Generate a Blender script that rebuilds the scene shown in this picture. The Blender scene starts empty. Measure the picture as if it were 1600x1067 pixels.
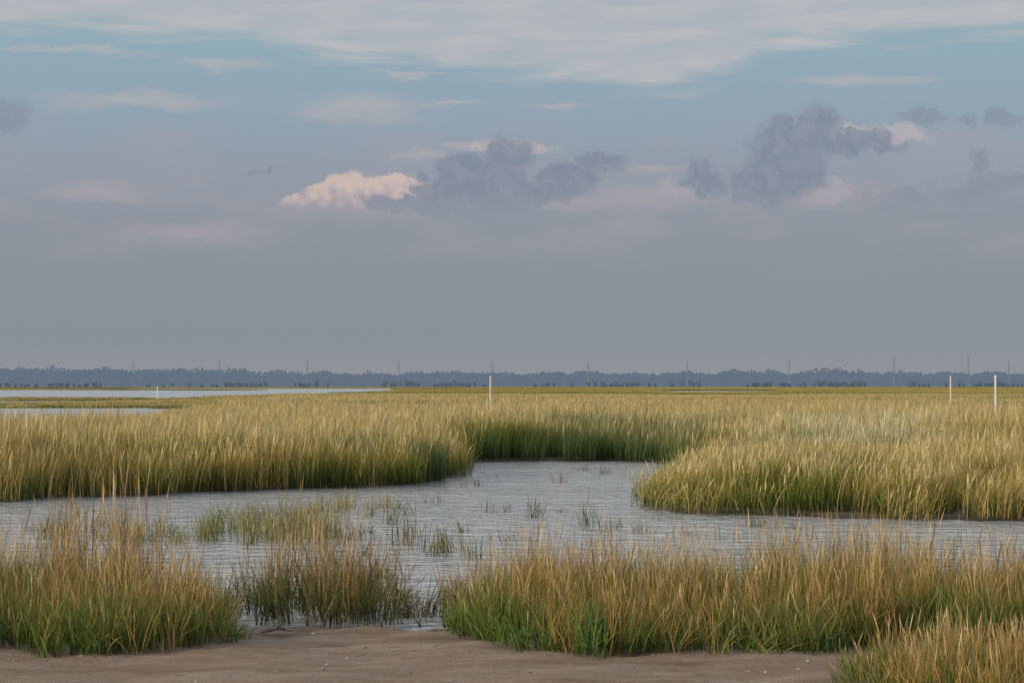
import bpy, math, random
import numpy as np
random.seed(7); rng=np.random.default_rng(11)
scene=bpy.context.scene
F=3778.0; H=2.0; HY=602.0
def W(px,py):
    d=F*H/(py-HY); return ((px-800)/F*d, d)
def AT(px,d): return (px-800)/F*d
def lin(c):
    c=c/255.0
    return c/12.92 if c<=0.04045 else ((c+0.055)/1.055)**2.4
def S(r,g,b): return (lin(r),lin(g),lin(b),1)

# ------------------------------------------------------------ camera
cam=bpy.data.cameras.new("camera"); camo=bpy.data.objects.new("camera",cam)
scene.collection.objects.link(camo); scene.camera=camo
cam.lens=85; cam.sensor_width=36; cam.clip_start=0.1; cam.clip_end=20000
camo.location=(0,0,H); camo.rotation_euler=(math.radians(90)+math.atan(68.5/F),0,0)
scene.view_settings.view_transform='Standard'; scene.view_settings.look='None'; scene.view_settings.exposure=0

# ------------------------------------------------------------ node helper
class NT:
    def __init__(s,nt): s.nt=nt
    def n(s,t,**k):
        x=s.nt.nodes.new(t)
        for a,b in k.items(): setattr(x,a,b)
        return x
    def put(s,sock,v):
        if isinstance(v,bpy.types.NodeSocket): s.nt.links.new(v,sock)
        else: sock.default_value=v
    def m(s,op,a,b=None,c=None,clamp=False):
        x=s.n('ShaderNodeMath',operation=op); x.use_clamp=clamp
        s.put(x.inputs[0],a)
        if b is not None: s.put(x.inputs[1],b)
        if c is not None: s.put(x.inputs[2],c)
        return x.outputs[0]
    def v(s,op,a,b=None):
        x=s.n('ShaderNodeVectorMath',operation=op); s.put(x.inputs[0],a)
        if b is not None: s.put(x.inputs[1],b)
        return x.outputs[1] if op in('LENGTH','DOT_PRODUCT','DISTANCE') else x.outputs[0]
    def noise(s,vec,scale,detail=4,rough=0.5,col=False,dist=0.0):
        x=s.n('ShaderNodeTexNoise'); s.put(x.inputs['Vector'],vec)
        x.inputs['Scale'].default_value=scale; x.inputs['Detail'].default_value=detail
        x.inputs['Roughness'].default_value=rough; x.inputs['Distortion'].default_value=dist
        return x.outputs['Color'] if col else x.outputs['Fac']
    def mr(s,v,a,b,c=0.0,d=1.0,smooth=True):
        x=s.n('ShaderNodeMapRange'); x.interpolation_type='SMOOTHSTEP' if smooth else 'LINEAR'
        s.put(x.inputs[0],v); s.put(x.inputs[1],a); s.put(x.inputs[2],b); s.put(x.inputs[3],c); s.put(x.inputs[4],d)
        return x.outputs[0]
    def mix(s,f,a,b,bt='MIX'):
        x=s.n('ShaderNodeMix',data_type='RGBA',blend_type=bt)
        s.put(x.inputs[0],f); s.put(x.inputs[6],a); s.put(x.inputs[7],b)
        return x.outputs[2]
    def ramp(s,f,stops,interp='LINEAR'):
        x=s.n('ShaderNodeValToRGB'); x.color_ramp.interpolation=interp
        e=x.color_ramp.elements
        while len(e)<len(stops): e.new(0.5)
        for i,(p,c) in enumerate(stops):
            e[i].position=p; e[i].color=c
        s.put(x.inputs[0],f); return x.outputs[0]

# ------------------------------------------------------------ sky
SUN_EL=math.radians(17); SUN_AZ=math.radians(244)
world=bpy.data.worlds.new("sky"); scene.world=world; world.use_nodes=True
w=NT(world.node_tree); world.node_tree.nodes.clear()
out=w.n('ShaderNodeOutputWorld')
sky=w.n('ShaderNodeTexSky',sky_type='NISHITA'); sky.sun_disc=False
sky.sun_elevation=SUN_EL; sky.sun_rotation=SUN_AZ; sky.air_density=1.0; sky.dust_density=2.0
bgN=w.n('ShaderNodeBackground'); w.put(bgN.inputs[0],sky.outputs[0]); bgN.inputs[1].default_value=0.08
tc=w.n('ShaderNodeTexCoord'); sp=w.n('ShaderNodeSeparateXYZ'); w.put(sp.inputs[0],tc.outputs['Generated'])
az=w.m('ARCTAN2',sp.outputs[0],sp.outputs[1]); el=w.m('ARCSINE',sp.outputs[2])
U=w.m('MULTIPLY_ADD',az,F*1.005,800.0); V=w.m('MULTIPLY_ADD',el,-F,HY); EL=w.m('MULTIPLY',el,F)
cb=w.n('ShaderNodeCombineXYZ'); w.put(cb.inputs[0],U); w.put(cb.inputs[1],V); P=cb.outputs[0]
def warp(P,scale,amp,ax=1.0,det=4,rough=0.55):
    c=w.noise(P,scale,det,rough,col=True); c=w.v('SUBTRACT',c,(0.5,0.5,0.5)); c=w.v('MULTIPLY',c,(amp*ax,amp,0)); return w.v('ADD',P,c)
PW=warp(P,1/60.0,80,1.2,5,0.6)
PS=warp(w.v('MULTIPLY',P,(0.35,1,1)),1/34.0,52,1.4,5,0.6)
def blobs(P,L,k=1.0):
    acc=None
    for (cx,cy,rx,ry) in L:
        a=w.v('SUBTRACT',P,(cx*k,cy,0)); a=w.v('MULTIPLY',a,(1/(rx*k),1/ry,0)); l=w.v('LENGTH',a)
        b=w.m('SUBTRACT',1.0,l)
        acc=b if acc is None else w.m('MAXIMUM',acc,b)
    return acc
base=w.ramp(w.m('DIVIDE',EL,1200.0),[(0.0,S(150,155,160)),(0.06,S(141,148,157)),(0.15,S(139,147,159)),(0.22,S(145,151,164)),
   (0.28,S(148,157,171)),(0.36,S(147,166,181)),(0.44,S(147,174,187)),(0.55,S(153,181,190)),(1.0,S(165,178,190))])
mott=w.noise(w.v('MULTIPLY',P,(0.4,1,1)),1/70.0,4,0.55)
band=w.m('MULTIPLY',w.mr(EL,140,260),w.mr(EL,480,330))
col=w.mix(w.m('MULTIPLY',w.m('MULTIPLY',w.mr(mott,0.42,0.72),band),0.38),base,S(169,162,173))
pink=[(215,165,170,15),(560,172,120,28),(622,116,44,8),(875,171,64,7),(1345,132,130,12),(650,243,60,12),(750,229,50,12),
 (1015,268,60,12),(345,106,90,9),(110,91,140,8),(700,168,60,5),(150,305,100,18),(300,365,140,18),(1010,312,130,22),(1330,308,140,22),(900,320,60,20)]
mp=blobs(PS,pink,0.35); mp=w.mr(mp,-0.25,0.85)
tp=w.mr(EL,250,480)
pinkc=w.mix(tp,S(170,163,172),S(184,181,187))
col=w.mix(w.m('MULTIPLY',mp,0.65),col,pinkc)
# high cloud deck
fc=w.n('ShaderNodeFloatCurve'); w.put(fc.inputs['Value'],w.mr(U,-200,1800,0,1,False))
pts=[(-200,72),(0,66),(250,68),(420,84),(600,104),(800,124),(920,142),(1010,150),(1100,140),(1170,112),(1230,84),(1400,76),(1600,72),(1800,70)]
c=fc.mapping.curves[0]
for i,(x,y) in enumerate(pts):
    X=(x+200)/2000; Y=y/200
    if i==0: c.points[0].location=(X,Y)
    elif i==len(pts)-1: c.points[-1].location=(X,Y)
    else: c.points.new(X,Y)
fc.mapping.update()
B=w.m('MULTIPLY',fc.outputs[0],200.0)
PN=warp(w.v('MULTIPLY',P,(0.16,1,1)),1/40.0,30,1.0,3,0.5)
nz=w.noise(PN,1/24.0,5,0.5)
nz2=w.noise(w.v('MULTIPLY',P,(0.22,1,1)),1/80.0,4,0.5)
dd=w.m('SUBTRACT',B,V)
dd=w.m('ADD',dd,w.m('MULTIPLY',w.m('SUBTRACT',nz,0.5),80))
deck=w.mr(dd,-8,30)
hole=w.m('MULTIPLY',w.mr(nz2,0.56,0.72),0.7)
deck=w.m('MULTIPLY',deck,w.m('SUBTRACT',1.0,hole))
deckc=w.mix(w.mr(nz,0.3,0.75),S(178,182,189),S(195,194,197))
col=w.mix(w.m('MULTIPLY',deck,0.88),col,deckc)
# lit edges behind the grey clouds
PGW=warp(PW,1/16.0,20,1.0,3,0.6)
lit=[(822,232,58,16),(760,228,34,12),(1325,206,46,15),(1400,216,70,22),(1072,300,50,20),(1130,290,36,20),(800,300,50,26),(700,316,40,14),(1290,300,50,20)]
ml=w.mr(blobs(PGW,lit),0.0,0.45)
col=w.mix(w.m('MULTIPLY',ml,0.6),col,w.mix(w.mr(V,290,235),S(172,166,179),S(195,184,187)))
# bright cumulus
cum=[(543,302,50,35),(511,311,48,25),(479,322,52,17),(583,300,50,28),(617,293,46,22),(446,331,40,9),(650,302,34,18),(560,322,80,20)]
PC=warp(P,1/26.0,24,1.0,5,0.6)
mc0=blobs(PC,cum); mc=w.mr(mc0,0.0,0.2)
mc=w.m('MULTIPLY',mc,w.mr(V,344,304))
vor=w.n('ShaderNodeTexVoronoi'); vor.feature='SMOOTH_F1'; w.put(vor.inputs['Vector'],PC); vor.inputs['Scale'].default_value=1/13.0
bil=w.m('ADD',w.m('MULTIPLY',vor.outputs['Distance'],1.1),w.m('MULTIPLY',w.m('SUBTRACT',V,303.0),0.017))
cumc=w.mix(w.mr(bil,0.1,1.05),S(215,192,183),S(170,161,173))
col=w.mix(w.m('MULTIPLY',mc,0.85),col,cumc)
# grey-violet clouds
g1=[(640,316,84,20),(690,290,66,28),(728,266,50,28),(790,248,56,42),(765,288,84,42),(740,318,105,22),(845,302,76,24),(895,280,66,26),(945,250,52,22)]
g2=[(1215,282,88,50),(1232,236,66,56),(1278,212,50,44),(1335,226,84,28),(1185,305,64,28),(1105,288,50,24),(1092,268,26,12)]
g3=[(1440,186,40,16),(1505,190,30,14),(1567,194,34,12),(1395,318,90,28),(1500,305,80,28),(1565,292,70,24),(1532,262,24,28),(1400,238,36,14),(6,190,60,30),(1490,340,100,18),(1620,340,90,24),(415,270,40,9)]
fine=w.noise(PW,1/22.0,4,0.6)
def gm(L,lo=0.0,hi=0.42):
    b=blobs(PGW,L); b=w.m('ADD',b,w.m('MULTIPLY',w.m('SUBTRACT',fine,0.5),0.6)); return w.mr(b,lo,hi)
greyc=w.mix(w.mr(fine,0.38,0.68),S(126,137,156),S(140,147,164))
greyc=w.mix(w.mr(V,345,290),S(142,148,161),greyc)
col=w.mix(w.m('MULTIPLY',gm(g1),0.88),col,greyc)
col=w.mix(w.m('MULTIPLY',gm(g2),0.88),col,greyc)
col=w.mix(w.m('MULTIPLY',gm(g3,0.0,0.6),0.55),col,greyc)
# upper sky above the picture: bright broken altostratus
up=w.mr(EL,605,830)
upn=w.noise(tc.outputs['Generated'],5.0,4,0.55)
upc=w.mix(w.mr(upn,0.35,0.68),S(226,230,236),S(252,252,252))
upc=w.mix(w.mr(EL,2000,3600),upc,S(176,185,196))
col=w.mix(up,col,upc)
bgC=w.n('ShaderNodeBackground'); w.put(bgC.inputs[0],col); bgC.inputs[1].default_value=1.0
ms=w.n('ShaderNodeMixShader'); ms.inputs[0].default_value=0.9
w.put(ms.inputs[1],bgN.outputs[0]); w.put(ms.inputs[2],bgC.outputs[0]); w.put(out.inputs[0],ms.outputs[0])

# ------------------------------------------------------------ sun
sl=bpy.data.lights.new("sun",'SUN'); sl.energy=3.1; sl.angle=math.radians(2); sl.color=(1.0,0.81,0.55)
so=bpy.data.objects.new("sun",sl); scene.collection.objects.link(so)
from mathutils import Vector
sd=Vector((math.sin(SUN_AZ)*math.cos(SUN_EL),math.cos(SUN_AZ)*math.cos(SUN_EL),math.sin(SUN_EL)))
so.rotation_euler=(-sd).to_track_quat('-Z','Y').to_euler(); so.location=(-20,-20,30)

# ------------------------------------------------------------ water outlines (world metres)
def poly(L): return np.array([W(a,b) for a,b in L])
creek=poly([(-700,925),(-100,925),(100,930),(250,948),(340,968),(375,986),(440,985),(520,984),(600,986),(700,988),(705,968),(760,948),(900,928),(1200,920),(1600,915),(2400,915),
 (2400,825),(1600,816),(1400,813),(1290,809),(1150,804),(1050,803),(1008,799),(1010,782),(1035,760),(1068,742),(1065,730),(1020,723),(860,721),(750,723),(728,734),(718,750),(650,757),(560,763),(420,766),(330,769),(250,776),(100,776),(0,784),(-700,800)])
pool=poly([(-1300,700),(0,698),(200,682),(260,658),(320,643),(240,637.5),(-1300,637.5)])
bay=poly([(-1500,632),(0,632),(180,630),(330,623),(500,617),(630,611.5),(620,607.0),(-1500,607.0)])
isl=poly([(-1500,626.5),(-100,627.5),(190,625.5),(250,624),(60,623),(-1500,623)])
isl2=poly([(-1500,609.4),(160,609.6),(330,609.9),(420,609.6),(380,609.2),(100,608.9),(-1500,608.9)])
glint=poly([(1030,613.2),(1210,612.6),(1230,610.8),(1040,610.8)])
def sdist(P,x,y):
    n=len(P); ins=np.zeros(x.shape,bool); dm=np.full(x.shape,1e18)
    for i in range(n):
        ax,ay=P[i]; bx,by=P[(i+1)%n]
        dx,dy=bx-ax,by-ay
        t=np.clip(((x-ax)*dx+(y-ay)*dy)/(dx*dx+dy*dy),0,1)
        dm=np.minimum(dm,(x-ax-t*dx)**2+(y-ay-t*dy)**2)
        c=((ay>y)!=(by>y)); 
        if dy!=0: ins^=c&(x<(bx-ax)*(y-ay)/dy+ax)
    r=np.sqrt(dm); return np.where(ins,r,-r)      # >0 in water
def wob(x,y):
    return (0.20*np.sin(2.3*x+0.7*y)+0.15*np.sin(4.9*x-1.9*y+1)+0.10*np.sin(9.1*x+3.3*y)+0.25*np.sin(0.9*x+0.31*y+2))
def water_sd(x,y):
    k=np.clip(y/45.0,0.4,8.0)
    xx=x+wob(y/k+5,x/k)*k*0.7*np.clip((y-34)/10,0,1); yy=y+wob(x/k,y/k)*k*0.9
    a=sdist(creek,xx,yy)
    far=np.maximum(sdist(pool,x,yy),np.minimum(np.minimum(sdist(bay,x,yy),-sdist(isl,x,yy)),-sdist(isl2,x,yy)))
    far=np.maximum(far,sdist(glint,x,yy))
    return np.maximum(a,far)

def mesh_obj(name,verts,faces,mat=None,smooth=False,link=True,parent=None,attr=None):
    me=bpy.data.meshes.new(name)
    verts=np.asarray(verts,dtype=np.float32); faces=np.asarray(faces,dtype=np.int32)
    me.vertices.add(len(verts)); me.vertices.foreach_set('co',verts.ravel())
    k=faces.shape[1]
    me.loops.add(faces.size); me.loops.foreach_set('vertex_index',faces.ravel())
    me.polygons.add(len(faces)); me.polygons.foreach_set('loop_start',np.arange(len(faces),dtype=np.int32)*k)
    try: me.polygons.foreach_set('loop_total',np.full(len(faces),k,dtype=np.int32))
    except Exception: pass
    if smooth: me.polygons.foreach_set('use_smooth',np.ones(len(faces),bool))
    me.update(calc_edges=True); me.validate()
    if attr is not None:
        a=me.color_attributes.new('gc','FLOAT_COLOR','POINT'); a.data.foreach_set('color',attr.astype(np.float32).ravel())
    if mat: me.materials.append(mat)
    o=bpy.data.objects.new(name,me)
    if link: scene.collection.objects.link(o)
    if parent: o.parent=parent
    return o

# ------------------------------------------------------------ materials
def newmat(name):
    m=bpy.data.materials.new(name); m.use_nodes=True; m.node_tree.nodes.clear()
    t=NT(m.node_tree); o=t.n('ShaderNodeOutputMaterial'); return m,t,o
def simple(name,c,rough=0.7,nscale=8.0,var=0.15):
    m,t,o=newmat(name); b=t.n('ShaderNodeBsdfPrincipled'); g=t.n('ShaderNodeTexCoord')
    n=t.noise(g.outputs['Object'],nscale,4)
    c2=tuple(max(0,v*(1-var*2)) for v in c[:3])+(1,)
    t.put(b.inputs['Base Color'],t.mix(t.mr(n,0.3,0.7),c2,c)); b.inputs['Roughness'].default_value=rough
    t.put(o.inputs[0],b.outputs[0]); return m
def haze_glow_mat(name,c1,c2,sc,haze,f):
    # diffuse surface with emission mixed in to imitate in-scattered light of distant air
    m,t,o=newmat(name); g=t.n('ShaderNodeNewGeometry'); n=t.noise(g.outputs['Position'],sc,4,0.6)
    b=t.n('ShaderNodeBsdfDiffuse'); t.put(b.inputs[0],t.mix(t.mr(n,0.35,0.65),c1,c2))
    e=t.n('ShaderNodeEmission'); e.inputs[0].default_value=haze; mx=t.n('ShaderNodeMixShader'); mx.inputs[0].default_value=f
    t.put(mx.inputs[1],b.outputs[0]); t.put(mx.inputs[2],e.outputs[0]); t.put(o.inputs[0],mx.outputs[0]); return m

# ground
gmat,t,o=newmat("ground_sand_and_mud")
geo=t.n('ShaderNodeNewGeometry'); pos=geo.outputs['Position']; sx=t.n('ShaderNodeSeparateXYZ'); t.put(sx.inputs[0],pos)
n1=t.noise(t.v('MULTIPLY',pos,(0.5,1.8,1)),1.3,5,0.6); n2=t.noise(pos,14.0,4,0.7); n3=t.noise(pos,90.0,2,0.6)
sand=t.ramp(n1,[(0.3,(0.16,0.105,0.07,1)),(0.47,(0.23,0.165,0.118,1)),(0.7,(0.31,0.25,0.20,1))])
sand=t.mix(t.mr(n2,0.35,0.7,0.0,0.35),sand,(0.13,0.09,0.06,1))
sand=t.mix(t.mr(n3,0.62,0.75,0.0,0.3),sand,(0.42,0.37,0.31,1))
mud=t.mix(n2,(0.045,0.04,0.025,1),(0.12,0.10,0.06,1))
farg=t.mix(t.noise(t.v('MULTIPLY',pos,(0.25,1,1)),0.02,4),(0.19,0.19,0.085,1),(0.32,0.275,0.12,1))
yn=t.m('ADD',sx.outputs[1],t.m('MULTIPLY',n1,2.0))
c_=t.mix(t.mr(yn,22.0,26.0),sand,mud); c_=t.mix(t.mr(sx.outputs[1],80,350),c_,farg)
wet=t.mr(t.m('ADD',sx.outputs[2],t.m('MULTIPLY',t.m('SUBTRACT',n1,0.5),0.05)),0.01,0.06,0.5,1.0)
c_=t.mix(1.0,c_,wet,'MULTIPLY')
b=t.n('ShaderNodeBsdfPrincipled'); t.put(b.inputs['Base Color'],c_); t.put(b.inputs['Roughness'],t.mr(sx.outputs[2],0.0,0.05,0.35,0.85)); b.inputs['Specular IOR Level'].default_value=0.3
bp=t.n('ShaderNodeBump'); bp.inputs['Strength'].default_value=0.8; bp.inputs['Distance'].default_value=0.035
t.put(bp.inputs['Height'],t.m('ADD',n2,t.m('MULTIPLY',n3,0.3))); t.put(b.inputs['Normal'],bp.outputs[0]); t.put(o.inputs[0],b.outputs[0])

# water
wmat,t,o=newmat("marsh_water")
geo=t.n('ShaderNodeNewGeometry'); pos=geo.outputs['Position']
p2=t.v('MULTIPLY',pos,(0.6,1.0,1))
a1=t.noise(p2,2.3,2,0.55,dist=0.6); a2=t.noise(p2,8.0,2,0.6,dist=0.4); a3=t.noise(t.v('MULTIPLY',pos,(0.15,0.5,1)),0.35,3,0.5)
hgt=t.m('ADD',t.m('MULTIPLY',a1,1.0),t.m('MULTIPLY',a2,0.42))
hgt=t.m('MULTIPLY',hgt,t.mr(a3,0.3,0.65,0.6,1.2))
bp=t.n('ShaderNodeBump'); bp.inputs['Strength'].default_value=1.0; bp.inputs['Distance'].default_value=0.115; t.put(bp.inputs['Height'],hgt)
b=t.n('ShaderNodeBsdfPrincipled'); b.inputs['Base Color'].default_value=(0.36,0.385,0.41,1); b.inputs['Roughness'].default_value=0.10; b.inputs['IOR'].default_value=2.3
t.put(b.inputs['Normal'],bp.outputs[0]); t.put(o.inputs[0],b.outputs[0])

# ------------------------------------------------------------ ground sheet & water sheet
def axis(lo,hi,c0,a,k):
    i0=math.asinh((lo-c0)/a)/k; i1=math.asinh((hi-c0)/a)/k
    i=np.arange(math.floor(i0),math.ceil(i1)+1); return c0+a*np.sinh(i*k)
xs=axis(-9000,9000,0,5,0.025); ys=axis(-300,12000,19,5,0.014)
X,Y=np.meshgrid(xs,ys); sdw=water_sd(X.ravel(),Y.ravel())
kk=np.clip(Y.ravel()/40.0,0.5,10); s=np.clip((-sdw/kk+0.25)/0.7,0,1); s=s*s*(3-2*s)
Z=-0.25+0.31*s
xf,yf=X.ravel(),Y.ravel()
near=np.clip((26-yf)/6,0,1)*s
Z+=near*(0.012*np.sin(3.1*xf+1.2*yf)+0.010*np.sin(7.7*xf-4*yf)+0.006*np.sin(15*xf+11*yf)+0.004*(19-np.clip(yf,5,19)))
nx,ny=len(xs),len(ys); idx=np.arange(nx*ny).reshape(ny,nx)
fa=np.stack([idx[:-1,:-1].ravel(),idx[:-1,1:].ravel(),idx[1:,1:].ravel(),idx[1:,:-1].ravel()],1)
mesh_obj("ground",np.stack([xf,yf,Z],1),fa,gmat,smooth=True)
mesh_obj("water",[(-9000,8,0),(9000,8,0),(9000,2400,0),(-9000,2400,0)],[(0,1,2,3)],wmat)

# ------------------------------------------------------------ grass
def grass_mat(name,base,mid,tip,dry,seed,dryamt=0.35,nscale=0.25,tr=0.25,contrast=2.2,ns=(0.6,0.35,0)):
    m,t,o=newmat(name)
    at=t.n('ShaderNodeAttribute',attribute_name='gc'); s3=t.n('ShaderNodeSeparateColor'); t.put(s3.inputs[0],at.outputs['Color'])
    T,R,K=s3.outputs[0],s3.outputs[1],s3.outputs[2]
    geo=t.n('ShaderNodeNewGeometry'); nn=t.noise(t.v('MULTIPLY',geo.outputs['Position'],ns),nscale,2,0.6)
    oi=t.n('ShaderNodeObjectInfo')
    # where the patch noise is low the stand is lusher and greener towards the tips
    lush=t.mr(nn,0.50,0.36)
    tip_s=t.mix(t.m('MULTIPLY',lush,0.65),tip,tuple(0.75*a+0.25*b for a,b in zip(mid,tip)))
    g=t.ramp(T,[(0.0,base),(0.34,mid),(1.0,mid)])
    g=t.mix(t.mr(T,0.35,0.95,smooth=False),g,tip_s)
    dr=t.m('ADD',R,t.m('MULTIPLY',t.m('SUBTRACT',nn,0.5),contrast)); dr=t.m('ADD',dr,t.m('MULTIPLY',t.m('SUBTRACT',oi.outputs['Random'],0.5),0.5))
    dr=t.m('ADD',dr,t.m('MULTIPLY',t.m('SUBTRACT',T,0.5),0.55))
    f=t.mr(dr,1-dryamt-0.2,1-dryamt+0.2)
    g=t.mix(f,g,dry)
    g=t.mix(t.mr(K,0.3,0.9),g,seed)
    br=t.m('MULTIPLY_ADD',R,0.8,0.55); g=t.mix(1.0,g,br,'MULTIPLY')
    d=t.n('ShaderNodeBsdfPrincipled'); t.put(d.inputs['Base Color'],g); d.inputs['Roughness'].default_value=0.55; d.inputs['Specular IOR Level'].default_value=0.2
    tr_=t.n('ShaderNodeBsdfTranslucent'); t.put(tr_.inputs[0],g)
    mx=t.n('ShaderNodeMixShader'); mx.inputs[0].default_value=tr; t.put(mx.inputs[1],d.outputs[0]); t.put(mx.inputs[2],tr_.outputs[0])
    t.put(o.inputs[0],mx.outputs[0]); return m

def blades(n,rad,h,hv,wid,lean,seg=5,pw=1.8,droop=0.15,z0=0.0,kind=0.0,bias=(0,0),href=1.0):
    r=rad*np.sqrt(rng.random(n)); a=rng.random(n)*2*np.pi
    bx,by=r*np.cos(a),r*np.sin(a)
    hh=h*(1+hv*rng.normal(size=n)).clip(0.5,1.22)
    ph=rng.random(n)*2*np.pi; L=np.abs(rng.normal(size=n))*lean+lean*0.3
    lx=np.cos(ph)*L+bias[0]; ly=np.sin(ph)*L+bias[1]
    zz=z0*rng.random(n)*hh
    wd=wid*(0.7+0.6*rng.random(n)); ps=rng.normal(size=n)*0.9; ox,oy=np.cos(ps),np.sin(ps)
    dr=droop*rng.random(n)
    ts=np.linspace(0,1,seg+1); V=[];C=[]
    rnd=rng.random(n)
    for t in ts:
        cx=bx+lx*(hh-zz)*t**pw; cy=by+ly*(hh-zz)*t**pw; cz=zz+(hh-zz)*(t-dr*t**3)
        if kind>0.5: wt=0.35+ (0.9*math.exp(-((t-0.86)/0.09)**2)) if t<0.999 else 0.1
        else: wt=(1-t)**0.6*(0.75+0.6*t) if t<0.999 else 0.04
        V.append(np.stack([cx-ox*wd*wt/2,cy-oy*wd*wt/2,cz],1)); V.append(np.stack([cx+ox*wd*wt/2,cy+oy*wd*wt/2,cz],1))
        kk=kind*(1.0 if t>0.7 else 0.45)
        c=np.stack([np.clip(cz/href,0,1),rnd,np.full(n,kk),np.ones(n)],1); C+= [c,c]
    V=np.stack(V,1); C=np.stack(C,1); m=V.shape[1]
    f=[]
    for s_ in range(seg): f.append([2*s_,2*s_+1,2*s_+3,2*s_+2])
    f=np.array(f)[None]+(np.arange(n)*m)[:,None,None]
    return V.reshape(-1,3),f.reshape(-1,4),C.reshape(-1,4)
def tuft(name,parts,mat):
    V=[];Fc=[];C=[];o=0
    for p in parts:
        v,f,c=p; V.append(v);Fc.append(f+o);C.append(c);o+=len(v)
    return mesh_obj(name,np.concatenate(V),np.concatenate(Fc),mat,link=False,attr=np.concatenate(C))
def field(name,protos,pts,rot,scl,tilt=0.05):
    col=bpy.data.collections.new(name+"_tufts")
    for p in protos: col.objects.link(p)
    n=len(pts); me=bpy.data.meshes.new(name); me.vertices.add(n); me.vertices.foreach_set('co',np.asarray(pts,np.float32).ravel())
    R=np.zeros((n,3),np.float32); R[:,0]=rng.normal(size=n)*tilt; R[:,1]=rng.normal(size=n)*tilt; R[:,2]=rot
    a=me.attributes.new('rot','FLOAT_VECTOR','POINT'); a.data.foreach_set('vector',R.ravel())
    a=me.attributes.new('scl','FLOAT_VECTOR','POINT'); a.data.foreach_set('vector',np.asarray(scl,np.float32).ravel())
    a=me.attributes.new('idx','INT','POINT'); a.data.foreach_set('value',rng.integers(0,len(protos),n).astype(np.int32))
    o=bpy.data.objects.new(name,me); scene.collection.objects.link(o)
    ng=bpy.data.node_groups.new(name+"_scatter",'GeometryNodeTree')
    ng.interface.new_socket('Geometry',in_out='INPUT',socket_type='NodeSocketGeometry'); ng.interface.new_socket('Geometry',in_out='OUTPUT',socket_type='NodeSocketGeometry')
    gi=ng.nodes.new('NodeGroupInput'); go=ng.nodes.new('NodeGroupOutput')
    ip=ng.nodes.new('GeometryNodeInstanceOnPoints'); ci=ng.nodes.new('GeometryNodeCollectionInfo')
    ci.inputs['Collection'].default_value=col; ci.inputs['Separate Children'].default_value=True; ci.inputs['Reset Children'].default_value=True
    def na(nm,ty):
        x=ng.nodes.new('GeometryNodeInputNamedAttribute'); x.data_type=ty; x.inputs['Name'].default_value=nm
        return [s for s in x.outputs if s.enabled and s.name=='Attribute'][0]
    L=ng.links.new
    L(gi.outputs[0],ip.inputs['Points']); L(ci.outputs[0],ip.inputs['Instance']); ip.inputs['Pick Instance'].default_value=True
    L(na('idx','INT'),ip.inputs['Instance Index']); L(na('rot','FLOAT_VECTOR'),ip.inputs['Rotation']); L(na('scl','FLOAT_VECTOR'),ip.inputs['Scale'])
    L(ip.outputs[0],go.inputs[0])
    md=o.modifiers.new('scatter','NODES'); md.node_group=ng
    return o
def lf(x,y,s,seed):
    v=np.sin(x*s+seed)+np.sin(y*s*0.8+seed*2.1+1.3*np.sin(x*s*0.7))+np.sin((x+y)*s*1.7+seed*3)+0.6*np.sin((x*1.3-y)*s*3.1+seed)
    return np.clip(0.5+v/6.0,0,1)

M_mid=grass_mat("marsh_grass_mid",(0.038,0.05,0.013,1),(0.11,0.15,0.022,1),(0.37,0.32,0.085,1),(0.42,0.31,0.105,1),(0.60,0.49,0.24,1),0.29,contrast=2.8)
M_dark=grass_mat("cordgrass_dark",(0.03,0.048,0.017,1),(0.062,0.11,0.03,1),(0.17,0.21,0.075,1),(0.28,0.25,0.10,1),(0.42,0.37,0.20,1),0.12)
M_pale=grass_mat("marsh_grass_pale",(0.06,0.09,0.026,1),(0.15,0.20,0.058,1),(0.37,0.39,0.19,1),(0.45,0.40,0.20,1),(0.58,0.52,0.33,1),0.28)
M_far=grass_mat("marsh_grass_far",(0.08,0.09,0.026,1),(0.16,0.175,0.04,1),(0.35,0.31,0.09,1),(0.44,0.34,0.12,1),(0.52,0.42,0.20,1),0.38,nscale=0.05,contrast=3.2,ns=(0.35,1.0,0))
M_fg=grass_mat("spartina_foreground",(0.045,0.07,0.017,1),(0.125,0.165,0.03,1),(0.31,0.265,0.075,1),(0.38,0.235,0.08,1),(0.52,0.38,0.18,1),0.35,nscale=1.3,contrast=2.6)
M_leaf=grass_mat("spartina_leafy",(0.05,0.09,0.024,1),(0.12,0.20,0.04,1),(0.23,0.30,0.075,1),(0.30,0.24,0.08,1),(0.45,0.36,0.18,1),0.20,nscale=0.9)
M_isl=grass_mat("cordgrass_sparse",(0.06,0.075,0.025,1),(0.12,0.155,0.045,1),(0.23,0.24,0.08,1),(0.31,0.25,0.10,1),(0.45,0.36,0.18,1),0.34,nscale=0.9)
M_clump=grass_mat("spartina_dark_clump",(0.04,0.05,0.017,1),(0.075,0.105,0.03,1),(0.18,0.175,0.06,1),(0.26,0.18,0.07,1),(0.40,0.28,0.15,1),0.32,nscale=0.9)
M_reed=grass_mat("tall_reed_stem",(0.10,0.085,0.03,1),(0.22,0.16,0.055,1),(0.33,0.22,0.09,1),(0.33,0.20,0.08,1),(0.47,0.33,0.16,1),0.45,nscale=0.9)

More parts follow.
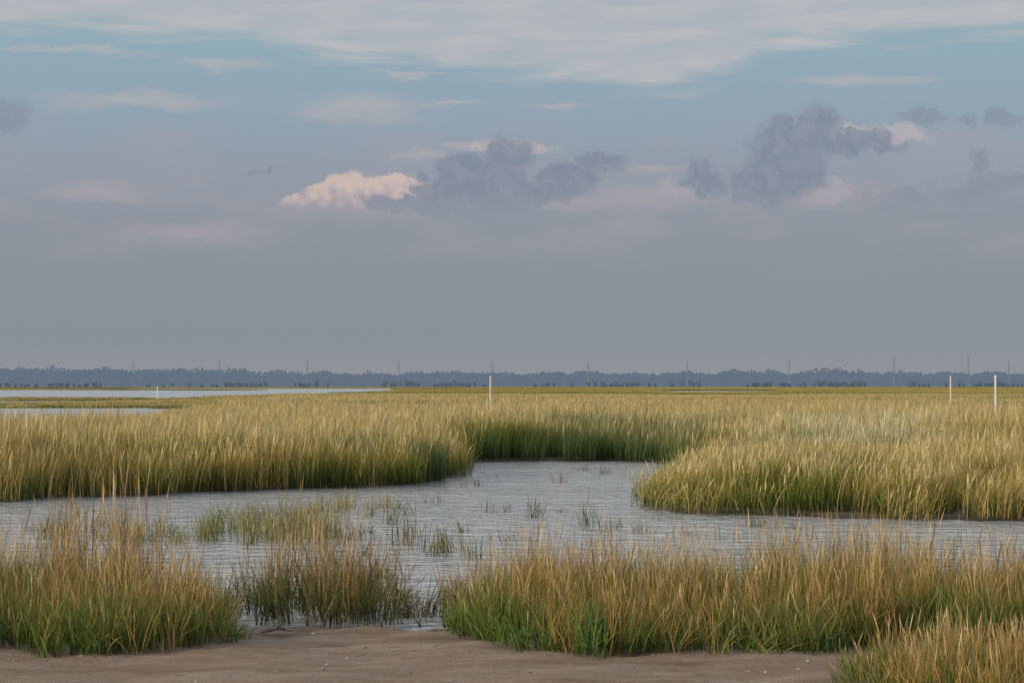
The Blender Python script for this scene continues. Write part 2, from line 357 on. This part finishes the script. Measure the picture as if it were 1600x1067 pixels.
# --- mid distance, 36-105 m
def mids(mat,tag,k=5,hs=1.0,seedn=16):
    return [tuft(tag+str(i),[blades(85,0.45,0.97*hs,0.14,0.0125,0.12,4,1.8,0.12,0.0,0,(0.07,0),1.15*hs),
        blades(34,0.45,0.80*hs,0.2,0.012,0.26,4,1.5,0.25,0.5,0,(0.05,0),1.15*hs),
        blades(seedn,0.45,1.16*hs,0.13,0.0125,0.09,6,1.8,0.05,0.0,1.0,(0.06,0),1.15*hs)],mat) for i in range(k)]
def scatter(xr,yr,dens):
    n=int((xr[1]-xr[0])*(yr[1]-yr[0])*dens)
    return rng.uniform(xr[0],xr[1],n),rng.uniform(yr[0],yr[1],n)
x,y=scatter((-38,38),(34,110),3.4)
k=(np.abs(x)<0.27*y+2); x,y=x[k],y[k]
sd_=water_sd(x,y); k=sd_<-0.05+0.14*rng.normal(size=len(x)); x,y,sd_=x[k],y[k],sd_[k]
k=y>33; x,y,sd_=x[k],y[k],sd_[k]
px=x/y*F+800
n_=rng.normal(size=len(x))
darkm=((px>860+30*np.sin(y*.8)+25*n_)&(px<1125+20*n_)&(y>58)&(y<76+2*n_)) | ((px>800)&(px<1020+20*n_)&(y>88)&(y<100)) | ((px>740)&(px<900)&(y>61)&(y<64.5)) | ((y>48)&(lf(x*0.6,y,0.3,7.0)+0.05*n_>0.82))
palem=((px>1180+30*n_)&(px<1460+30*n_)&(y>52)&(y<74)&(lf(x,y,0.5,2)>0.3))
hz=0.76+0.46*lf(x,y,0.5,1.0)
sm=lambda v,a,b: np.clip((v-a)/(b-a),0,1)
hz*=(0.72+0.28*sm(-sd_,0.1,1.3))*np.where(y>80,0.88,1.0)
hz*=1-0.24*sm(px,960,1010)*(1-sm(y,50,60))           # right bank is lower
hz*=1-0.30*sm(px,960,1000)*(1-sm(px,1040,1130))*(1-sm(y,56,60))
hz*=1-0.22*(1-sm(px,300,460))*sm(y,58,68)           # low marsh in front of the pool
sc=np.stack([np.ones_like(x),np.ones_like(x),hz],1); sc*= (0.9+0.2*rng.random(len(x)))[:,None]
rot=rng.normal(size=len(x))*0.6; pts=np.stack([x,y,np.full(len(x),0.02)],1)
for nm,m,mk in(("marsh_grass",M_mid,~(darkm|palem)),("cordgrass",M_dark,darkm&~palem),("marsh_grass.001",M_pale,palem)):
    field(nm,mids(m,nm+"_tuft",6,1.0,6 if m is M_dark else 16),pts[mk],rot[mk],sc[mk])
# --- 105-360 m
pr=[tuft("mt%d"%i,[blades(260,1.7,0.72,0.2,0.034,0.16,3,1.8,0.15,0,0,(0.06,0),0.95),blades(55,1.7,0.88,0.1,0.034,0.08,5,1.8,0.05,0,1.0,(0.05,0),0.95)],M_far) for i in range(5)]
prd=[tuft("mtd%d"%i,[blades(260,1.7,0.74,0.2,0.034,0.16,3,1.8,0.15,0,0,(0.06,0),0.95),blades(20,1.7,0.85,0.1,0.034,0.08,5,1.8,0.05,0,1.0,(0.05,0),0.95)],M_dark) for i in range(3)]
x,y=scatter((-110,110),(102,370),0.36); k=(np.abs(x)<0.27*y+4); x,y=x[k],y[k]; sd_=water_sd(x,y); k=sd_<-0.4; x,y=x[k],y[k]
px=x/y*F+800
h=(0.72+0.45*lf(x,y,0.06,3))*np.where(px<360,0.62,1.0)*np.where(y>200,0.8,1.0)*np.where((px<430)&(y>180),0.65,1.0)
sc=np.stack([np.ones_like(x),np.ones_like(x),h],1); pts=np.stack([x,y,np.full(len(x),0.02)],1); rot=rng.normal(size=len(x))*0.6
dk=(lf(x*0.4,y,0.07,5)+0.05*rng.normal(size=len(x))>0.60)
field("marsh_grass.002",pr,pts[~dk],rot[~dk],sc[~dk]); field("cordgrass.001",prd,pts[dk],rot[dk],sc[dk])
# --- 360-2000 m
pr=[tuft("ft%d"%i,[blades(420,7.5,0.5,0.2,0.12,0.15,2,1.6,0.1,0,0,(0,0),0.6)],M_far) for i in range(4)]
prk=[tuft("fk%d"%i,[blades(420,7.5,0.5,0.2,0.12,0.15,2,1.6,0.1,0,0,(0,0),0.6)],M_dark) for i in range(2)]
x,y=scatter((-560,560),(355,2000),0.012); k=(np.abs(x)<0.27*y); x,y=x[k],y[k]; sd_=water_sd(x,y); k=sd_<-3; x,y=x[k],y[k]
px=x/y*F+800
sc=np.stack([np.ones_like(x),np.ones_like(x),(0.7+0.5*lf(x,y,0.02,1))*np.where((px>1000)&(px<1260)&(y<740),0.45,1.0)],1); pts=np.stack([x,y,np.full(len(x),0.02)],1)
dk=lf(x*0.3,y,0.02,3)>0.64
r_=rng.random(len(x))*6.28
field("marsh_grass.003",pr,pts[~dk],r_[~dk],sc[~dk],0.0); field("cordgrass.002",prk,pts[dk],r_[dk],sc[dk],0.0)

# --- foreground patches
def fgproto(mat,tag,hs,k=6,leafy=14,seed=4,wid=0.0085,lean=0.19,n0=17):
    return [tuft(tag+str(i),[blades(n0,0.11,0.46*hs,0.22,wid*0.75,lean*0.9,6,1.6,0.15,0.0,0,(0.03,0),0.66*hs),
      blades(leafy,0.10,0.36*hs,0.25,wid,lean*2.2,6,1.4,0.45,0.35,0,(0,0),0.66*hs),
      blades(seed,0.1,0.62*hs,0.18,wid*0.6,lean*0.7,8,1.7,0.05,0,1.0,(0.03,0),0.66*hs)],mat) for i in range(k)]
def patch(name,P,dens,protos,hf=None,zs=0.04,tilt=0.07,jit=0.3,thin=0.0):
    P=np.array(P); x,y=scatter((P[:,0].min(),P[:,0].max()),(P[:,1].min(),P[:,1].max()),dens)
    e=sdist(P,x,y+0.12*np.sin(3.7*x)+0.08*np.sin(9.3*x+1)); k=(e>0)&(lf(x,y,3.3,4.0)+0.15*rng.normal(size=len(x))>thin); x,y,e=x[k],y[k],e[k]
    h=(0.74+0.50*lf(x,y,2.1,1.7))*(1-jit/2+jit*rng.random(len(x)))
    if hf is not None: h*=hf(x,y)
    h*=np.clip(0.62+e*1.2,0.5,1.0)
    h=np.minimum(h,1.22)
    s1=0.9+0.3*rng.random(len(x))
    return field(name,protos,np.stack([x,y,np.full(len(x),zs)],1),rng.random(len(x))*6.28,np.stack([s1,s1,h],1),tilt)
def wp(L): return [W(a,b) for a,b in L]
fgP=fgproto(M_fg,"fg",1.0,8); lfP=fgproto(M_leaf,"fl",0.72,6,18,1,0.012,0.22)
Rp=wp([(690,972),(725,1012),(800,1024),(900,1036),(1060,1036),(1150,1032),(1250,1033),(1330,1020),(1450,1018),(1600,1020),(2100,1024),(2100,930),(1600,934),(1200,938),(900,940),(760,950),(705,958)])
patch("marsh_grass.004",Rp,28,fgP)
Rl=wp([(695,980),(725,1014),(800,1026),(900,1038),(1060,1038),(1250,1035),(1330,1022),(1600,1022),(1600,1002),(1250,1008),(900,1010),(740,990)])
patch("leafy_cordgrass",Rl,24,lfP)
Ap=wp([(-500,1038),(0,1034),(180,1036),(300,1030),(355,1014),(368,985),(330,965),(200,945),(0,935),(-500,935)])
patch("marsh_grass.005",Ap,25,fgP)
Al=wp([(-500,1040),(0,1036),(180,1038),(300,1032),(375,1014),(340,998),(0,1010),(-500,1010)])
patch("leafy_cordgrass.001",Al,20,lfP)
Bp=wp([(378,992),(450,988),(520,992),(600,992),(640,980),(625,950),(540,940),(420,945),(374,964)])
clP=fgproto(M_clump,"cl",1.2,6,12,2,0.0095,0.16,13)
patch("cordgrass_clump",Bp,30,clP,thin=0.22)
Cp=wp([(1295,1085),(1400,1130),(2000,1200),(2000,1030),(1700,1030),(1560,1048),(1400,1054),(1330,1062)])
patch("marsh_grass.006",Cp,34,fgproto(M_fg,"cr",0.68,5))
# tall stems
rdP=[tuft("rd%d"%i,[blades(5,0.16,0.98,0.14,0.0075,0.09,9,1.6,0.03,0,1.0,(0.04,0),1.05),blades(7,0.14,0.8,0.2,0.009,0.2,6,1.6,0.25,0.4,0,(0.02,0),1.05)],M_reed) for i in range(6)]
patch("tall_reed",wp([(60,985),(250,990),(275,950),(180,935),(60,935)]),8,rdP,lambda x,y:1.15)
patch("tall_reed.001",wp([(385,978),(600,980),(620,950),(400,945)]),10,rdP,lambda x,y:1.05)
patch("tall_reed.002",wp([(740,985),(1150,1000),(1700,1000),(2000,1000),(2000,930),(760,945)]),2.4,rdP,lambda x,y:0.76)
patch("tall_reed.003",wp([(-500,1000),(60,1000),(340,985),(300,950),(-500,940)]),2.4,rdP,lambda x,y:0.82)
# low sparse islands standing in the water
grP=[tuft("gr%d"%i,[blades(9,0.16,0.36,0.3,0.010,0.2,5,1.6,0.2,0,0,(0.03,0),0.5),blades(5,0.14,0.34,0.25,0.008,0.35,5,1.6,0.2,0,0,(0.05,0),0.5)],M_isl) for i in range(6)]
patch("cordgrass_clump.001",wp([(285,851),(380,853),(500,851),(545,846),(530,828),(470,812),(380,812),(320,825)]),11,grP,lambda x,y:1.22,zs=-0.03,thin=0.32)
patch("cordgrass_clump.002",wp([(470,808),(560,810),(650,806),(660,796),(560,790),(480,794)]),6,grP,lambda x,y:1.0,zs=-0.03,thin=0.25)
patch("cordgrass_clump.003",wp([(80,850),(280,852),(300,830),(180,822),(60,828)]),8,grP,lambda x,y:0.9,zs=-0.03,thin=0.25)
spP=[tuft("sp%d"%i,[blades(7,0.12,0.40,0.3,0.012,0.2,5,1.6,0.2,0,0,(0.03,0),0.5),blades(3,0.10,0.4,0.25,0.010,0.5,5,1.3,0.4,0,0,(0.0,0),0.5)],M_clump) for i in range(6)]
sps=[(868,754,.5),(683,786,.35),(770,800,.35),(835,808,.55),(925,822,.65),(962,826,.3),(628,850,.6),(645,842,.55),(652,862,.45),(690,864,.5),(712,858,.45),(718,832,.35),(745,872,.4),(680,868,.4),(640,965,.5),(655,955,.5),(670,962,.45),(630,958,.55),(600,905,.4),(345,940,.6),(330,930,.6),(300,920,.5),(1010,830,.35),(1170,822,.3),(940,740,.35),(905,735,.3),(1075,836,.3),(700,975,.3),(610,818,.4),(590,832,.35),(560,842,.4),(800,842,.25),(870,800,.2),(735,760,.3),(560,870,.4),(520,880,.4),(1040,812,.3),(1240,826,.25)]
P_=[];Sc=[]
for a,b_,h in sps:
    X0,Y0=W(a,b_)
    for j in range(3):
        P_.append((X0+random.gauss(0,.12),Y0+random.gauss(0,.15),-0.03)); Sc.append((0.8,0.8,h*random.uniform(1.2,2.0)))
field("marsh_sprout",spP,P_,rng.random(len(P_))*6.28,Sc,0.12)

# ------------------------------------------------------------ distant trees
def treeline(name,mat,d,prof,step,leaf,n_per,rows,gap=0.0,wf=0.55):
    V=[]
    pxs=np.array([p[0] for p in prof]); pys=np.array([p[1] for p in prof])
    px=-900.0
    while px<2500:
        px+=step*(0.5+random.random())
        if gap and (math.sin(px*0.021)+math.sin(px*0.053+1)+random.gauss(0,.6))<gap-1: continue
        for r in range(rows):
            dd=d+r*35+random.uniform(-12,12); x0=AT(px+random.uniform(-3,3),dd)
            top=(HY-np.interp(px,pxs,pys)+1.6*math.sin(px*0.09)+1.1*math.sin(px*0.23+1))/F*dd+H
            h=top*random.uniform(0.66,1.0); rw=h*wf*random.uniform(0.5,1.1)
            n=n_per
            u=rng.normal(size=(n,3)); u/=np.linalg.norm(u,axis=1)[:,None]; u*= (rng.random(n)**0.33)[:,None]
            c=np.stack([x0+u[:,0]*rw,dd+u[:,1]*rw,h*0.50+u[:,2]*h*0.46],1)
            c[:,2]=np.maximum(c[:,2],0.3)
            a=rng.normal(size=(n,3)); a/=np.linalg.norm(a,axis=1)[:,None]; b=np.cross(a,rng.normal(size=(n,3))); b/=np.linalg.norm(b,axis=1)[:,None]
            s_=leaf*(0.6+0.8*rng.random(n))[:,None]
            V.append(np.stack([c-a*s_,c-b*s_*0.7,c+a*s_,c+b*s_*0.7],1).reshape(-1,3))
            tw=h*0.02
            V.append(np.array([[x0-tw,dd,-0.2],[x0+tw,dd,-0.2],[x0+tw*.5,dd,h*.7],[x0-tw*.5,dd,h*.7],
              [x0,dd,h*.3],[x0+tw,dd,h*.3],[x0+rw*.6,dd,h*.7],[x0+rw*.6-tw*.5,dd,h*.7],
              [x0,dd,h*.35],[x0-tw,dd,h*.35],[x0-rw*.6,dd,h*.68],[x0-rw*.6+tw*.5,dd,h*.68]]))
    V=np.concatenate(V); return mesh_obj(name,V,np.arange(len(V)).reshape(-1,4),mat)
prof=[(-900,577),(-300,580),(-50,577),(0,575),(30,571),(120,573),(160,571),(215,576),(255,572),(300,573),(370,574),(430,577),(520,580),(620,581),(700,576),(800,581),(900,578),(1000,581),(1110,579),(1170,576),(1240,579),(1290,575),(1308,569),(1325,577),(1400,579),(1500,579),(1600,581),(2500,579)]
hz1=haze_glow_mat("hazy_tree_foliage",(0.05,0.08,0.06,1),(0.12,0.16,0.12,1),0.03,S(106,120,139),0.84)
hz2=haze_glow_mat("hazy_shrub_foliage",(0.03,0.05,0.03,1),(0.07,0.09,0.05,1),0.05,S(88,104,120),0.66)
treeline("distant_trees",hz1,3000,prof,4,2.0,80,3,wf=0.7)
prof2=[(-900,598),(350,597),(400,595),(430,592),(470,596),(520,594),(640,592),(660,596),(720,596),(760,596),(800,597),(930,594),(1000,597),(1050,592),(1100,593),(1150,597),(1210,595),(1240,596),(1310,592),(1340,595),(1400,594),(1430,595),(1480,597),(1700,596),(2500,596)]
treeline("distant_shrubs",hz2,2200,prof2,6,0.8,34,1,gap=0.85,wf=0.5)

# ------------------------------------------------------------ utility poles
steel=haze_glow_mat("hazy_galvanised_steel",(0.18,0.18,0.19,1),(0.24,0.24,0.25,1),0.5,S(114,123,137),0.75)
def tube(p0,p1,r0,r1,n=8):
    p0=Vector(p0);p1=Vector(p1);d=(p1-p0).normalized(); q=d.to_track_quat('Z','Y'); V=[];Fc=[]
    for P0,r in((p0,r0),(p1,r1)):
        for i in range(n):
            a=2*math.pi*i/n; V.append(tuple(P0+q@Vector((math.cos(a)*r,math.sin(a)*r,0))))
    V.append(tuple(p0));V.append(tuple(p1))
    for i in range(n):
        j=(i+1)%n; Fc.append((i,j,n+j,n+i)); Fc.append((2*n,j,i,i)); Fc.append((2*n+1,n+i,n+j,n+j))
    return V,Fc
def joined(name,parts,mat,loc=(0,0,0),parent=None):
    V=[];Fc=[]
    for v,f in parts:
        o=len(V); V+=v; Fc+=[tuple(dict.fromkeys(i+o for i in q)) for q in f]
    me=bpy.data.meshes.new(name); me.from_pydata(V,[],Fc); me.materials.append(mat); ob=bpy.data.objects.new(name,me); ob.location=loc
    scene.collection.objects.link(ob); ob.parent=parent; return ob
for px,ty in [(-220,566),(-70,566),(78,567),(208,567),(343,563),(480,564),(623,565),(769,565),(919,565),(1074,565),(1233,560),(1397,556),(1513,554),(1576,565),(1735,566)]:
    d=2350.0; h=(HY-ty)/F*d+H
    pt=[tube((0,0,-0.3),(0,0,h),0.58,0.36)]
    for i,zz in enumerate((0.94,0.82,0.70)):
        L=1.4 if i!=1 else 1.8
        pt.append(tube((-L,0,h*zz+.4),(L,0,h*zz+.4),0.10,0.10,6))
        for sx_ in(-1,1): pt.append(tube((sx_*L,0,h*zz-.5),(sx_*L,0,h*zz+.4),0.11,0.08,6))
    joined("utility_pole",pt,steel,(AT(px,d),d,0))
# ------------------------------------------------------------ white marker poles
pvc=simple("white_pvc",(0.78,0.78,0.76,1),0.4,6,0.06)
for px,d,ty,r in [(766,118,588,0.032),(1485,128,588,0.032),(1555,72,587,0.028),(246,300,603.5,0.06),(1960,90,590,.035)]:
    h=(HY-ty)/F*d+H
    joined("white_marker_pole",[tube((0,0,-.3),(0.01,0,h-.06),r,r,14),tube((0.01,0,h-.07),(0.01,0,h-.005),r*1.25,r*1.25,14),tube((0.01,0,h-.005),(0.01,0,h+.015),r*1.25,r*.5,14),tube((0,0,h*.45),(0,0,h*.45+.08),r*1.15,r*1.15,14)],pvc,(AT(px,d),d,0))

# ------------------------------------------------------------ shells, pebbles, driftwood
shm=simple("shell_and_pebble",(0.48,0.45,0.40,1),0.6,9,0.4)
V=[];Fc=[]
def pebble(x,y,z,r,fl):
    o=len(V); nr=7; a0=random.random()*6; e=random.uniform(.5,1)
    V.append((x,y,z+r*fl))
    for k_,(rr,zz) in enumerate(((0.65,0.75),(1.0,0.1),(0.8,-0.4))):
        for i in range(nr):
            a=a0+2*math.pi*i/nr; q=r*rr*random.uniform(.85,1.1); V.append((x+q*math.cos(a),y+q*e*math.sin(a),z+r*fl*zz))
    for i in range(nr):
        j=(i+1)%nr; Fc.append((o,o+1+i,o+1+j))
        for k_ in range(2): b0=o+1+k_*nr; Fc.append((b0+i,b0+nr+i,b0+nr+j,b0+j))
for i in range(300):
    y=random.uniform(15.2,19.7); x=random.uniform(-.26,.26)*y; pebble(x,y,0.062+0.004*(19-y),random.choice((.005,.006,.008,.016)) *random.uniform(.7,1.3),random.uniform(.3,.6))
me=bpy.data.meshes.new("shell_fragments"); me.from_pydata(V,[],Fc); me.materials.append(shm); ob=bpy.data.objects.new("shell_fragments",me); scene.collection.objects.link(ob)
V=[];Fc=[]
for i in range(120):
    y=random.uniform(16.0,19.6); x=random.uniform(-.25,.25)*y; a=random.gauss(0,.7); L=random.uniform(.03,.13); r=random.uniform(.0015,.003)
    z=0.068+0.004*(19-y); v,f=tube((x,y,z),(x+L*math.cos(a),y+L*math.sin(a),z+random.uniform(0,.012)),r,r*.6,5)
    o_=len(V); V+=v; Fc+=[tuple(dict.fromkeys(q+o_ for q in g)) for g in f]
me=bpy.data.meshes.new("dead_grass_litter"); me.from_pydata(V,[],Fc); me.materials.append(simple("dead_stem",(0.20,0.15,0.10,1),0.8,5,0.3)); ob=bpy.data.objects.new("dead_grass_litter",me); scene.collection.objects.link(ob)
wd_=simple("weathered_driftwood",(0.26,0.22,0.18,1),0.8,20,0.3)
x0,y0=W(432,1000)
joined("driftwood",[tube((-.12,0,.02),(.02,.03,.05),.012,.018),tube((.02,.03,.05),(.13,0,.03),.018,.008),tube((0,.03,.045),(.05,-.05,.09),.01,.004),tube((-.05,.02,.03),(-.09,.08,.08),.008,.003)],wd_,(x0,y0,0.05))
x0,y0=W(690,1000)
joined("driftwood",[tube((-.16,0,.02),(.0,.02,.035),.008,.014),tube((.0,.02,.035),(.17,.05,.02),.014,.006),tube((.02,.03,.03),(.06,-.04,.06),.008,.003)],wd_,(x0,y0,0.05))
print("done")
